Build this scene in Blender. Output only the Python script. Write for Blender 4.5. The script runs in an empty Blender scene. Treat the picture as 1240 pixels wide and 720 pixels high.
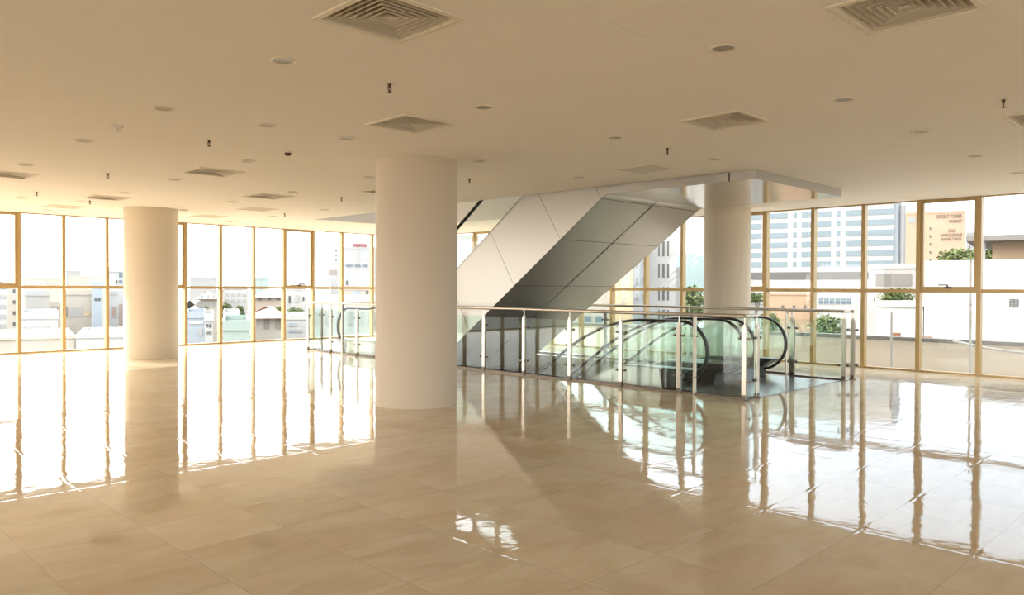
import bpy, bmesh, math, random
from math import pi, sin, cos, radians as R
from mathutils import Vector, Matrix
import numpy as np
random.seed(7)
C = bpy.context.scene.collection
sc = bpy.context.scene

# ------------------------------------------------------------------ camera (measured from the photograph, 1240x720)
F, PITCH, ROLL, TH = 932.996, .0126, .0040, .7843
CAMH, H = 1.45, 3.017
_fw = np.array([0, cos(PITCH), -sin(PITCH)]); _up = np.array([0, sin(PITCH), cos(PITCH)]); _rt = np.array([1., 0, 0])
_rt, _up = _rt*cos(ROLL)+_up*sin(ROLL), _up*cos(ROLL)-_rt*sin(ROLL)
_G = np.array([[cos(TH), sin(TH), 0], [-sin(TH), cos(TH), 0], [0, 0, 1]])
_fw, _rt, _up = _G@_fw, _G@_rt, _G@_up
O = np.array([0, 0, CAMH])
def ray(x, y): return _fw*F + _rt*(x-620) + _up*(360-y)
cam = bpy.data.objects.new('camera', bpy.data.cameras.new('camera')); C.objects.link(cam)
M3 = Matrix(((_rt[0], _up[0], -_fw[0]), (_rt[1], _up[1], -_fw[1]), (_rt[2], _up[2], -_fw[2])))
cam.matrix_world = Matrix.Translation(Vector(O)) @ M3.to_4x4()
cam.data.sensor_width = 36; cam.data.lens = F/1240*36; cam.data.clip_end = 9000; cam.data.clip_start = .05
sc.camera = cam

# ------------------------------------------------------------------ materials
def mat(name, col, rough=.6, metal=0., spec=.5, noise=0., nscale=3., bump=0.):
    m = bpy.data.materials.new(name); m.use_nodes = True
    nt = m.node_tree; b = nt.nodes['Principled BSDF']
    b.inputs['Base Color'].default_value = (*col, 1); b.inputs['Roughness'].default_value = rough
    b.inputs['Metallic'].default_value = metal; b.inputs['Specular IOR Level'].default_value = spec
    if noise or bump:
        tc = nt.nodes.new('ShaderNodeTexCoord'); n = nt.nodes.new('ShaderNodeTexNoise'); n.inputs['Scale'].default_value = nscale
        n.inputs['Detail'].default_value = 4
        nt.links.new(tc.outputs['Object'], n.inputs['Vector'])
        if noise:
            mx = nt.nodes.new('ShaderNodeMix'); mx.data_type = 'RGBA'
            mx.inputs[6].default_value = (*[c*(1-noise) for c in col], 1); mx.inputs[7].default_value = (*[min(1, c*(1+noise)) for c in col], 1)
            nt.links.new(n.outputs['Fac'], mx.inputs[0]); nt.links.new(mx.outputs[2], b.inputs['Base Color'])
        if bump:
            bp = nt.nodes.new('ShaderNodeBump'); bp.inputs['Strength'].default_value = bump; bp.inputs['Distance'].default_value = .02
            nt.links.new(n.outputs['Fac'], bp.inputs['Height']); nt.links.new(bp.outputs[0], b.inputs['Normal'])
    return m
def glass(name, tint, refl=1.0, ior=1.5):
    m = bpy.data.materials.new(name); m.use_nodes = True; nt = m.node_tree; nt.nodes.clear()
    o = nt.nodes.new('ShaderNodeOutputMaterial'); mx = nt.nodes.new('ShaderNodeMixShader')
    t = nt.nodes.new('ShaderNodeBsdfTransparent'); g = nt.nodes.new('ShaderNodeBsdfGlossy'); fr = nt.nodes.new('ShaderNodeFresnel')
    mul = nt.nodes.new('ShaderNodeMath'); mul.operation = 'MULTIPLY'; mul.inputs[1].default_value = refl
    gg = nt.nodes.new('ShaderNodeNewGeometry'); im = nt.nodes.new('ShaderNodeMix'); im.inputs[2].default_value = ior; im.inputs[3].default_value = 1/ior
    nt.links.new(gg.outputs['Backfacing'], im.inputs[0]); nt.links.new(im.outputs[0], fr.inputs['IOR'])   # same reflectance on both faces of the pane
    t.inputs['Color'].default_value = (*tint, 1); g.inputs['Roughness'].default_value = .01
    nt.links.new(fr.outputs[0], mul.inputs[0]); nt.links.new(mul.outputs[0], mx.inputs[0])
    nt.links.new(t.outputs[0], mx.inputs[1]); nt.links.new(g.outputs[0], mx.inputs[2]); nt.links.new(mx.outputs[0], o.inputs[0])
    return m
M = {}
M['plaster'] = mat('ceiling_plaster', (.89, .845, .775), .85, noise=.025, nscale=.9)
M['column'] = mat('column_paint', (.69, .60, .475), .7, noise=.01)
M['wall'] = mat('wall_paint', (.84, .79, .70), .8, noise=.02)
M['gold'] = mat('gold_anodised_aluminium', (.44, .30, .13), .38, .35, noise=.03)
M['wpane'] = glass('window_glass', (.985, .99, .99), .5)
M['rpane'] = glass('railing_glass', (.91, .965, .945), .9, 1.5)
M['epane'] = glass('escalator_glass', (.95, .98, .97), .6)
M['steel'] = mat('brushed_stainless_steel', (.60, .55, .47), .28, .9, noise=.04, nscale=8)
M['dsteel'] = mat('dark_steel', (.16, .13, .10), .4, .7)
M['clad'] = mat('silver_composite_cladding', (.55, .53, .49), .33, .5, noise=.02, nscale=1.5)
M['soffit'] = mat('polished_silver_soffit', (.52, .50, .45), .14, .75)
M['seam'] = mat('panel_seam', (.10, .095, .09), .7)
M['rubber'] = mat('black_rubber', (.014, .014, .014), .35)
M['black'] = mat('black_decking', (.03, .03, .028), .3, .3)
M['deck'] = mat('anodised_deck', (.30, .30, .29), .35, .8)
M['step'] = mat('step_aluminium', (.20, .20, .20), .45, .7)
M['plate'] = mat('landing_plate_steel', (.22, .21, .195), .22, .7, noise=.05, nscale=20)
M['grille'] = mat('diffuser_enamel', (.66, .60, .50), .5)
M['gframe'] = mat('diffuser_frame_enamel', (.80, .73, .60), .5)
M['plenum'] = mat('plenum_black', (.012, .011, .010), .9)
M['dltrim'] = mat('downlight_trim', (.78, .70, .58), .45)
M['dllens'] = mat('downlight_lens', (.36, .33, .27), .35)
M['brass'] = mat('sprinkler_brass', (.10, .06, .03), .4, .6)
M['white'] = mat('white_plastic', (.75, .70, .62), .5)
M['handle'] = mat('window_handle_grey', (.09, .08, .07), .4, .6)
M['lettering'] = mat('sign_lettering', (.10, .085, .07), .7)
M['red'] = mat('red_lettering', (.30, .02, .02), .8)
M['pinkboard'] = mat('faded_pink_board', (.26, .15, .15), .8); M['blue'] = mat('dark_blue_lettering', (.05, .08, .14), .6)

def floor_mat():
    m = bpy.data.materials.new('polished_beige_marble_tiles'); m.use_nodes = True
    nt = m.node_tree; N = nt.nodes; L = nt.links; b = N['Principled BSDF']
    T = .6125
    geo = N.new('ShaderNodeNewGeometry'); sp = N.new('ShaderNodeSeparateXYZ'); L.new(geo.outputs['Position'], sp.inputs[0])
    def math_(op, a, bb=None, c=None):
        n = N.new('ShaderNodeMath'); n.operation = op
        for i, v in enumerate((a, bb, c)):
            if v is None: continue
            if isinstance(v, (int, float)): n.inputs[i].default_value = v
            else: L.new(v, n.inputs[i])
        return n.outputs[0]
    u = math_('DIVIDE', math_('SUBTRACT', sp.outputs[0], 1.69), T); v = math_('DIVIDE', math_('SUBTRACT', sp.outputs[1], 1.79), T)
    fu, fv = math_('FLOOR', u), math_('FLOOR', v)
    du = math_('ABSOLUTE', math_('SUBTRACT', math_('FRACT', math_('ADD', u, .5)), .5))
    dv = math_('ABSOLUTE', math_('SUBTRACT', math_('FRACT', math_('ADD', v, .5)), .5))
    d = math_('MINIMUM', du, dv)
    grout = math_('SUBTRACT', 1.0, math_('SMOOTH_MIN', math_('DIVIDE', d, .0035), 1.0, .2))
    cell = N.new('ShaderNodeCombineXYZ'); L.new(fu, cell.inputs[0]); L.new(fv, cell.inputs[1])
    wn = N.new('ShaderNodeTexWhiteNoise'); wn.noise_dimensions = '3D'; L.new(cell.outputs[0], wn.inputs['Vector'])
    # veins, shifted tile by tile
    off = N.new('ShaderNodeVectorMath'); off.operation = 'SCALE'; off.inputs[3].default_value = 9.; L.new(wn.outputs['Color'], off.inputs[0])
    add = N.new('ShaderNodeVectorMath'); add.operation = 'ADD'; L.new(geo.outputs['Position'], add.inputs[0]); L.new(off.outputs[0], add.inputs[1])
    mp = N.new('ShaderNodeMapping'); mp.inputs['Rotation'].default_value = (0, 0, R(28)); mp.inputs['Scale'].default_value = (1.1, 3.0, 1)
    L.new(add.outputs[0], mp.inputs[0])
    n1 = N.new('ShaderNodeTexNoise'); n1.inputs['Scale'].default_value = 1.6; n1.inputs['Detail'].default_value = 8; n1.inputs['Roughness'].default_value = .62; n1.inputs['Distortion'].default_value = .6
    L.new(mp.outputs[0], n1.inputs['Vector'])
    cr = N.new('ShaderNodeValToRGB'); L.new(n1.outputs['Fac'], cr.inputs[0])
    e = cr.color_ramp.elements; e[0].position = .30; e[0].color = (.63, .53, .375, 1); e[1].position = .68; e[1].color = (.77, .69, .55, 1)
    e2 = cr.color_ramp.elements.new(.47); e2.color = (.71, .615, .46, 1)
    nb = N.new('ShaderNodeTexNoise'); nb.inputs['Scale'].default_value = 1.3; nb.inputs['Detail'].default_value = 5; L.new(add.outputs[0], nb.inputs['Vector'])
    fb = N.new('ShaderNodeMapRange'); fb.inputs[1].default_value = .45; fb.inputs[2].default_value = .72; fb.inputs[3].default_value = 0; fb.inputs[4].default_value = .55; L.new(nb.outputs['Fac'], fb.inputs[0])
    mb_ = N.new('ShaderNodeMix'); mb_.data_type = 'RGBA'; L.new(fb.outputs[0], mb_.inputs[0]); L.new(cr.outputs[0], mb_.inputs[6]); mb_.inputs[7].default_value = (.68, .50, .33, 1)
    tone = math_('ADD', .94, math_('MULTIPLY', wn.outputs['Value'], .10))
    mul = N.new('ShaderNodeVectorMath'); mul.operation = 'SCALE'; L.new(mb_.outputs[2], mul.inputs[0]); L.new(tone, mul.inputs[3])
    mx = N.new('ShaderNodeMix'); mx.data_type = 'RGBA'; L.new(grout, mx.inputs[0]); L.new(mul.outputs[0], mx.inputs[6]); mx.inputs[7].default_value = (.33, .25, .17, 1)
    L.new(mx.outputs[2], b.inputs['Base Color'])
    b.inputs['Roughness'].default_value = .035; b.inputs['IOR'].default_value = 1.48; b.inputs['Specular IOR Level'].default_value = .27
    # slight unevenness: long waves, a small tilt per tile, softened tile edges
    n2 = N.new('ShaderNodeTexNoise'); n2.inputs['Scale'].default_value = 4.2; n2.inputs['Detail'].default_value = 2; L.new(geo.outputs['Position'], n2.inputs['Vector'])
    n3 = N.new('ShaderNodeTexNoise'); n3.inputs['Scale'].default_value = 24; n3.inputs['Detail'].default_value = 2; L.new(geo.outputs['Position'], n3.inputs['Vector'])
    ws = N.new('ShaderNodeSeparateXYZ'); L.new(wn.outputs['Color'], ws.inputs[0])
    tu = math_('MULTIPLY', math_('SUBTRACT', math_('FRACT', u), .5), math_('SUBTRACT', ws.outputs[0], .5))
    tv = math_('MULTIPLY', math_('SUBTRACT', math_('FRACT', v), .5), math_('SUBTRACT', ws.outputs[1], .5))
    edge = math_('SMOOTH_MIN', math_('DIVIDE', d, .03), 1.0, .3)
    h = math_('ADD', math_('MULTIPLY', n2.outputs['Fac'], .0016), math_('MULTIPLY', n3.outputs['Fac'], .0002))
    h = math_('ADD', h, math_('MULTIPLY', math_('ADD', tu, tv), .0022))
    h = math_('ADD', h, math_('MULTIPLY', edge, .0003))
    bp = N.new('ShaderNodeBump'); bp.inputs['Strength'].default_value = .8; bp.inputs['Distance'].default_value = 1.0; L.new(h, bp.inputs['Height'])
    L.new(bp.outputs[0], b.inputs['Normal'])
    return m
M['floor'] = floor_mat()

# ------------------------------------------------------------------ helpers
class MB:
    def __init__(s): s.v = []; s.f = []; s.smooth = False
    def add(s, vs, fs):
        n = len(s.v); s.v += [tuple(p) for p in vs]; s.f += [tuple(i+n for i in f) for f in fs]; return s
    def box(s, x0, x1, y0, y1, z0, z1):
        x0, x1 = min(x0, x1), max(x0, x1); y0, y1 = min(y0, y1), max(y0, y1); z0, z1 = min(z0, z1), max(z0, z1)
        return s.add([(x0, y0, z0), (x1, y0, z0), (x1, y1, z0), (x0, y1, z0), (x0, y0, z1), (x1, y0, z1), (x1, y1, z1), (x0, y1, z1)],
                     [(0, 3, 2, 1), (4, 5, 6, 7), (0, 1, 5, 4), (1, 2, 6, 5), (2, 3, 7, 6), (3, 0, 4, 7)])
    def cyl(s, cx, cy, z0, z1, r, n=16, r1=None):
        r1 = r if r1 is None else r1
        vs = [(cx+r*cos(2*pi*i/n), cy+r*sin(2*pi*i/n), z0) for i in range(n)]+[(cx+r1*cos(2*pi*i/n), cy+r1*sin(2*pi*i/n), z1) for i in range(n)]
        fs = [(i, (i+1) % n, n+(i+1) % n, n+i) for i in range(n)]+[tuple(range(n-1, -1, -1)), tuple(range(n, 2*n))]
        return s.add(vs, fs)
    def lathe(s, cx, cy, prof, n=24):
        vs = []; fs = []
        for r, z in prof: vs += [(cx+r*cos(2*pi*i/n), cy+r*sin(2*pi*i/n), z) for i in range(n)]
        for k in range(len(prof)-1):
            for i in range(n): fs.append((k*n+i, k*n+(i+1) % n, (k+1)*n+(i+1) % n, (k+1)*n+i))
        return s.add(vs, fs)
    def tube(s, pts, r, n=10, cap=True):
        pts = [Vector(p) for p in pts]; vs = []; fs = []; up = None
        for i, p in enumerate(pts):
            t = (pts[min(i+1, len(pts)-1)]-pts[max(i-1, 0)]).normalized()
            if up is None: up = Vector((0, 0, 1)) if abs(t.z) < .9 else Vector((1, 0, 0))
            a = t.cross(up).normalized(); b_ = a.cross(t).normalized(); up = b_
            vs += [tuple(p+a*r*cos(2*pi*k/n)+b_*r*sin(2*pi*k/n)) for k in range(n)]
        for i in range(len(pts)-1):
            for k in range(n): fs.append((i*n+k, i*n+(k+1) % n, (i+1)*n+(k+1) % n, (i+1)*n+k))
        if cap: fs += [tuple(range(n-1, -1, -1)), tuple(range((len(pts)-1)*n, len(pts)*n))]
        return s.add(vs, fs)
    def prism_x(s, poly, x0, x1):      # poly of (y,z), extruded along x
        n = len(poly)
        return s.add([(x0, y, z) for y, z in poly]+[(x1, y, z) for y, z in poly],
                     [(i, (i+1) % n, n+(i+1) % n, n+i) for i in range(n)]+[tuple(range(n)), tuple(range(2*n-1, n-1, -1))])
    def strip_x(s, top, bot, x0, x1):   # two polylines of (y,z), same length: a closed ribbon solid
        n = len(top)
        vs = [(x, y, z) for x in (x0, x1) for pl in (top, bot) for y, z in pl]; a, b, c, d = 0, n, 2*n, 3*n; fs = []
        for i in range(n-1):
            fs += [(a+i, a+i+1, b+i+1, b+i), (c+i, d+i, d+i+1, c+i+1), (a+i, c+i, c+i+1, a+i+1), (b+i, b+i+1, d+i+1, d+i)]
        fs += [(a, b, d, c), (a+n-1, c+n-1, d+n-1, b+n-1)]
        return s.add(vs, fs)
    def build(s, name, m, parent=None, smooth=False, loc=None):
        me = bpy.data.meshes.new(name); me.from_pydata(s.v, [], s.f); me.materials.append(m if not isinstance(m, str) else M[m])
        bm = bmesh.new(); bm.from_mesh(me); bmesh.ops.recalc_face_normals(bm, faces=bm.faces); bm.to_mesh(me); bm.free()
        if smooth:
            for p in me.polygons: p.use_smooth = True
            try: me.set_sharp_from_angle(angle=R(40))
            except Exception: pass
        o = bpy.data.objects.new(name, me); C.objects.link(o)
        if parent: o.parent = parent
        if loc: o.location = loc
        return o
def tag(o, label=None, cat=None, group=None, kind=None):
    if label: o['label'] = label
    if cat: o['category'] = cat
    if group: o['group'] = group
    if kind: o['kind'] = kind
    return o
def empty(name, loc=(0, 0, 0), rz=0):
    o = bpy.data.objects.new(name, None); C.objects.link(o); o.location = loc; o.rotation_euler = (0, 0, rz); o.empty_display_size = .1; return o
def kids(o): return [c for c in KIDS.get(o, [])] if False else [c for c in bpy.data.objects if c.parent == o]
def copy_tree(o, parent=None):
    c = o.copy(); C.objects.link(c)
    if parent: c.parent = parent
    for ch in kids(o): copy_tree(ch, c)
    return c

# ------------------------------------------------------------------ slabs with openings
XR, YL = 14.675, 19.108           # the two glazed walls
XB, YB = -13., -9.                # walls behind the camera, with window strips added for fill light
OPEN = (9.39, 12.24, 5.30, 15.92) # escalator opening
def slab(name, holes, z, thick, m, label, cat, flip=False):
    """slab whose finished face is at z; small holes are pockets, the big one goes through"""
    xs = sorted({XB, XR-.06, *[h[0] for h in holes], *[h[1] for h in holes]}); ys = sorted({YB, YL-.06, *[h[2] for h in holes], *[h[3] for h in holes]})
    b = MB(); z2 = z+thick
    inside = lambda x, y: any(h[0] < x < h[1] and h[2] < y < h[3] for h in holes)
    V = {}
    def vid(x, y, zz):
        k = (round(x, 4), round(y, 4), zz)
        if k not in V: V[k] = len(b.v); b.v.append((x, y, zz))
        return V[k]
    for i in range(len(xs)-1):
        for j in range(len(ys)-1):
            if inside((xs[i]+xs[i+1])/2, (ys[j]+ys[j+1])/2): continue
            q = [(xs[i], ys[j]), (xs[i+1], ys[j]), (xs[i+1], ys[j+1]), (xs[i], ys[j+1])]
            b.f.append(tuple(vid(x, y, z) for x, y in q))
            if not any(abs(0) for _ in ()): b.f.append(tuple(vid(x, y, z2) for x, y in reversed(q)))
    for h in holes:
        c = [(h[0], h[2]), (h[1], h[2]), (h[1], h[3]), (h[0], h[3])]
        n = len(b.v); b.v += [(x, y, z) for x, y in c]+[(x, y, z2) for x, y in c]
        b.f += [(n+i, n+(i+1) % 4, n+4+(i+1) % 4, n+4+i) for i in range(4)]
    c = [(XB, YB), (XR-.06, YB), (XR-.06, YL-.06), (XB, YL-.06)]
    n = len(b.v); b.v += [(x, y, z) for x, y in c]+[(x, y, z2) for x, y in c]
    b.f += [(n+i, n+(i+1) % 4, n+4+(i+1) % 4, n+4+i) for i in range(4)]
    me = bpy.data.meshes.new(name); me.from_pydata(b.v, [], b.f); me.materials.append(M[m])
    o = bpy.data.objects.new(name, me); C.objects.link(o)
    return tag(o, label, cat, kind='structure')

DIFF = [(2.67, 3.70), (4.58, 1.50), (4.55, 5.93), (6.50, 3.71), (4.55, 10.36), (8.34, 1.50), (2.63, 12.70), (4.56, 14.73), (6.42, 12.42), (7.43, 10.36)]
GRIL = [(8.42, 5.94), (4.49, 17.03), (7.34, 14.66), (7.34, 16.92)]
HATCH = (3.835, 2.60)
DS, GS, HS = .28, .29, .234
ceil_holes = [OPEN]+[(x-DS, x+DS, y-DS, y+DS) for x, y in DIFF]+[(x-GS, x+GS, y-GS, y+GS) for x, y in GRIL]+[(HATCH[0]-HS, HATCH[0]+HS, HATCH[1]-HS, HATCH[1]+HS)]
slab('ceiling', ceil_holes, H, 1.05, 'plaster', 'flat cream plaster ceiling of the open hall', 'ceiling')
FOPEN = (9.39, 12.24, 5.30, 15.60)
slab('floor', [FOPEN], 0., -.42, 'floor', 'glossy beige marble tile floor of the open hall', 'floor')
def plain(name, x0, x1, y0, y1, z0, z1, m, label, cat):
    return tag(MB().box(x0, x1, y0, y1, z0, z1).build(name, m), label, cat, kind='structure')
plain('floor', XB, XR, YB, YL, -4.35, -4.1, 'floor', 'tiled floor of the storey below seen down the escalator opening', 'floor')
plain('roof', XB, XR, YB, YL, 7.2, 7.5, 'plaster', 'slab over the storey above the escalator opening', 'roof')
for za, zb_ in ((-.42, .35), (2.80, 7.3)):
    plain('wall_rear', XB-.25, XR+.1, YB-.25, YB, za, zb_, 'wall', 'cream wall behind the camera above and below its added window strip', 'wall')
    plain('wall_side', XB-.25, XB, YB, YL+.1, za, zb_, 'wall', 'cream wall closing the far side of the hall above and below its added window strip', 'wall')
plain('sun_block_wall', XB, XR, YL-.1, YL+.05, 4.08, 7.2, 'wall', 'unseen wall added on the left of the storey above to block the sun', 'wall')  # added upper wall, keeps the sun off the opening's fascia
plain('window_90', XB, XR, YB-.14, YB-.13, .35, 2.80, 'wpane', 'unseen window strip added behind the camera for fill light', 'window')  # added glazing, lets in daylight to fill the near hall
plain('window_91', XB-.14, XB-.13, YB, YL, .35, 2.80, 'wpane', 'unseen window strip added in the far side wall for fill light', 'window')  # second added strip, fill daylight from the side
# walls added all round the storey below to keep it dark
for q in ((XB-.25, XR+.1, YB-.25, YB), (XB-.25, XB, YB, YL), (XR-.1, XR+.05, YB, YL), (XB, XR, YL-.1, YL+.05)):
    plain('shade_wall_below', *q, -4.3, -.42, 'wall', 'wall added around the storey below to keep light out', 'wall')

# ------------------------------------------------------------------ columns
def column(x, y, r, label):
    b = MB(); b.lathe(x, y, [(r, .0), (r, H)], 96)
    return tag(b.build('column', 'column', None, True), label, 'column')
for a in ((5.966, 7.673, .507, 'wide round cream column in the middle of the hall, nearest of the three'),
          (5.864, 16.244, .504, 'round cream column by the long left window wall, sunlight at its foot'),
          (13.55, 7.66, .440, 'round cream column behind the escalators, under the metal soffit')):
    o = column(*a)
for (x, y, r) in ((5.966, 7.673, .507), (13.55, 7.66, .44)):   # same columns continue on the storeys above and below the slabs
    pass

# ------------------------------------------------------------------ curtain walls
TZ = 1.425
def bay(n, wall, a0, a1, sash, z0=0., z1=H, label='', cat='window', last=False):
    """bay between mullions at a0 (left edge seen from inside) and a1; wall 'R': plane x=XR, along y; 'L': plane y=YL, along x"""
    w = .034; din, dout = .065, .065
    def bx(b, s0, s1, d0, d1, zz0, zz1):
        if wall == 'R': b.box(XR+d0, XR+d1, s0, s1, zz0, zz1)
        else: b.box(s0, s1, YL+d0, YL+d1, zz0, zz1)
    base = empty('window_%d' % n, (0, 0, 0)); tag(base, label, cat, kind='structure')
    lo, hi = min(a0, a1), max(a0, a1)
    bx_ = MB(); bx(bx_, a0-w, a0+w, -din, dout, z0, z1); bx_.build('mullion', 'gold', base)
    if last: b = MB(); bx(b, a1-w, a1+w, -din, dout, z0, z1); b.build('mullion', 'gold', base)
    b = MB(); bx(b, lo+w, hi-w, -.045, .055, z0+TZ-.032, z0+TZ+.032); b.build('transom', 'gold', base)
    b = MB(); bx(b, lo+w, hi-w, -.045, .055, z0, z0+.035); b.build('sill_rail', 'gold', base)
    b = MB(); bx(b, lo+w, hi-w, -.02, .055, z1-.02, z1); b.build('head_rail', 'gold', base)
    b = MB(); bx(b, lo+w, hi-w, .010, .018, z0+.035, z0+TZ-.032); b.build('pane', 'wpane', base)
    if sash:
        s = MB(); zz0, zz1 = z0+TZ+.032, z1-.02; t = .042
        bx(s, lo+w, lo+w+t, -.035, .04, zz0, zz1); bx(s, hi-w-t, hi-w, -.035, .04, zz0, zz1)
        bx(s, lo+w+t, hi-w-t, -.035, .04, zz0, zz0+t); bx(s, lo+w+t, hi-w-t, -.035, .04, zz1-t, zz1)
        so = s.build('sash', 'gold', base)
        p = MB(); bx(p, lo+w+t, hi-w-t, .010, .018, zz0+t, zz1-t); p.build('pane', 'wpane', so)
        mid = (lo+hi)/2; h = MB(); bx(h, mid-.05, mid+.05, -.05, -.035, zz0+.012, zz0+.045); bx(h, mid-.012, mid+.012, -.075, -.05, zz0+.02, zz0+.075)
        bx(h, mid-.012, mid+.14, -.085, -.07, zz0+.06, zz0+.08); h.build('handle', 'handle', so)
    else:
        b = MB(); bx(b, lo+w, hi-w, .010, .018, z0+TZ+.032, z1-.02); b.build('pane', 'wpane', base)
    return base
yR = [.72, 1.68, 2.645, 3.61, 4.55, 5.49, 6.44, 7.41, 8.39, 9.37, 10.34, 11.31, 12.28, 13.27, 14.25, 15.22, 16.20, 17.17, 18.14, YL-.03]
xL = [-12.98+.0, -11.8, -10.9, -10.0, -9.1, -8.2, -7.3, -6.4, -5.5, -4.6, -3.73, -2.86, -1.98, -1.1, -.2, .66, 1.54, 2.42, 3.30, 4.17, 5.02, 5.91, 6.80, 7.70, 8.58, 9.47, 10.34, 11.22, 12.15, 13.19, 14.0, XR-.03]
n = 0
posR = ['behind the right end of the hall', 'behind the parapet edge view', 'at the right edge of the view, grey roof overhang outside',
        'with a cranked handle sash, orange building lettering outside', 'showing the corner of the blue-striped tower', 'between the short guardrail end and the tower view',
        'behind the short bent guardrail', 'just right of the rear round column, with a sash', 'hidden partly by the rear round column', 'left of the rear round column, mountain outside',
        'showing the white building with slit windows', 'at the foot of the escalator soffit, orange facade outside', 'beyond the rising escalator', 'beyond the near handrail slope',
        'behind the rising escalator cladding', 'above the lower cladding edge', 'seen through the upper escalator glass', 'hidden behind the near column', 'last before the hall corner']
for i in range(len(yR)-1):
    n += 1
    bay(n, 'R', yR[i], yR[i+1], i in (3, 7, 11, 15), label='gold framed window of the right wall '+posR[i], last=False)
posL = {18: 'at the left picture edge, with an opening sash', 19: 'second from the left picture edge', 20: 'third from the left picture edge', 21: 'left of the rear left column',
        22: 'right behind the rear left column, with a sash', 23: 'just right of the rear left column', 24: 'with green trees outside', 25: 'with a house of two dark windows outside',
        26: 'with a handle sash, left of the guardrail end', 27: 'above the guardrail end, pale block outside', 28: 'showing the building with red rooftop sign', 29: 'hidden behind the near column edge', 30: 'ending at the hall corner'}
for i in range(len(xL)-1):
    n += 1
    bay(n, 'L', xL[i], xL[i+1], i in (2, 6, 10, 14, 18, 22, 26, 30) and i != 30, label='gold framed window of the left wall '+posL.get(i, 'outside the frame, number %d from the corner' % (len(xL)-1-i)))
# upper storey windows, seen only in the floor's reflection through the opening
for i in range(6, len(yR)-1):
    n += 1
    bay(n, 'R', yR[i], yR[i+1], False, z0=4.08, z1=7.18, label='gold framed window of the storey above, bay %d from the corner' % (len(yR)-1-i))
# slab edges (spandrels) behind the glass line
plain('trim_1', XR-.06, XR+.07, YB, YL+.07, H, 4.08, 'plaster', 'pale spandrel band above the right windows', 'spandrel')
plain('trim_2', XB, XR-.06, YL-.06, YL+.07, H, 4.08, 'plaster', 'pale spandrel band above the left windows', 'spandrel')
plain('trim_3', XR-.06, XR+.07, YB, YL+.07, -.42, 0, 'plaster', 'floor slab edge under the right windows', 'slab edge')
plain('trim_4', XB, XR-.06, YL-.06, YL+.07, -.42, 0, 'plaster', 'floor slab edge under the left windows', 'slab edge')
plain('trim_5', XR-.04, XR+.06, YB, yR[0]-.04, 0, H, 'wall', 'solid wall strip at the right end of the right windows', 'wall')

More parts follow.
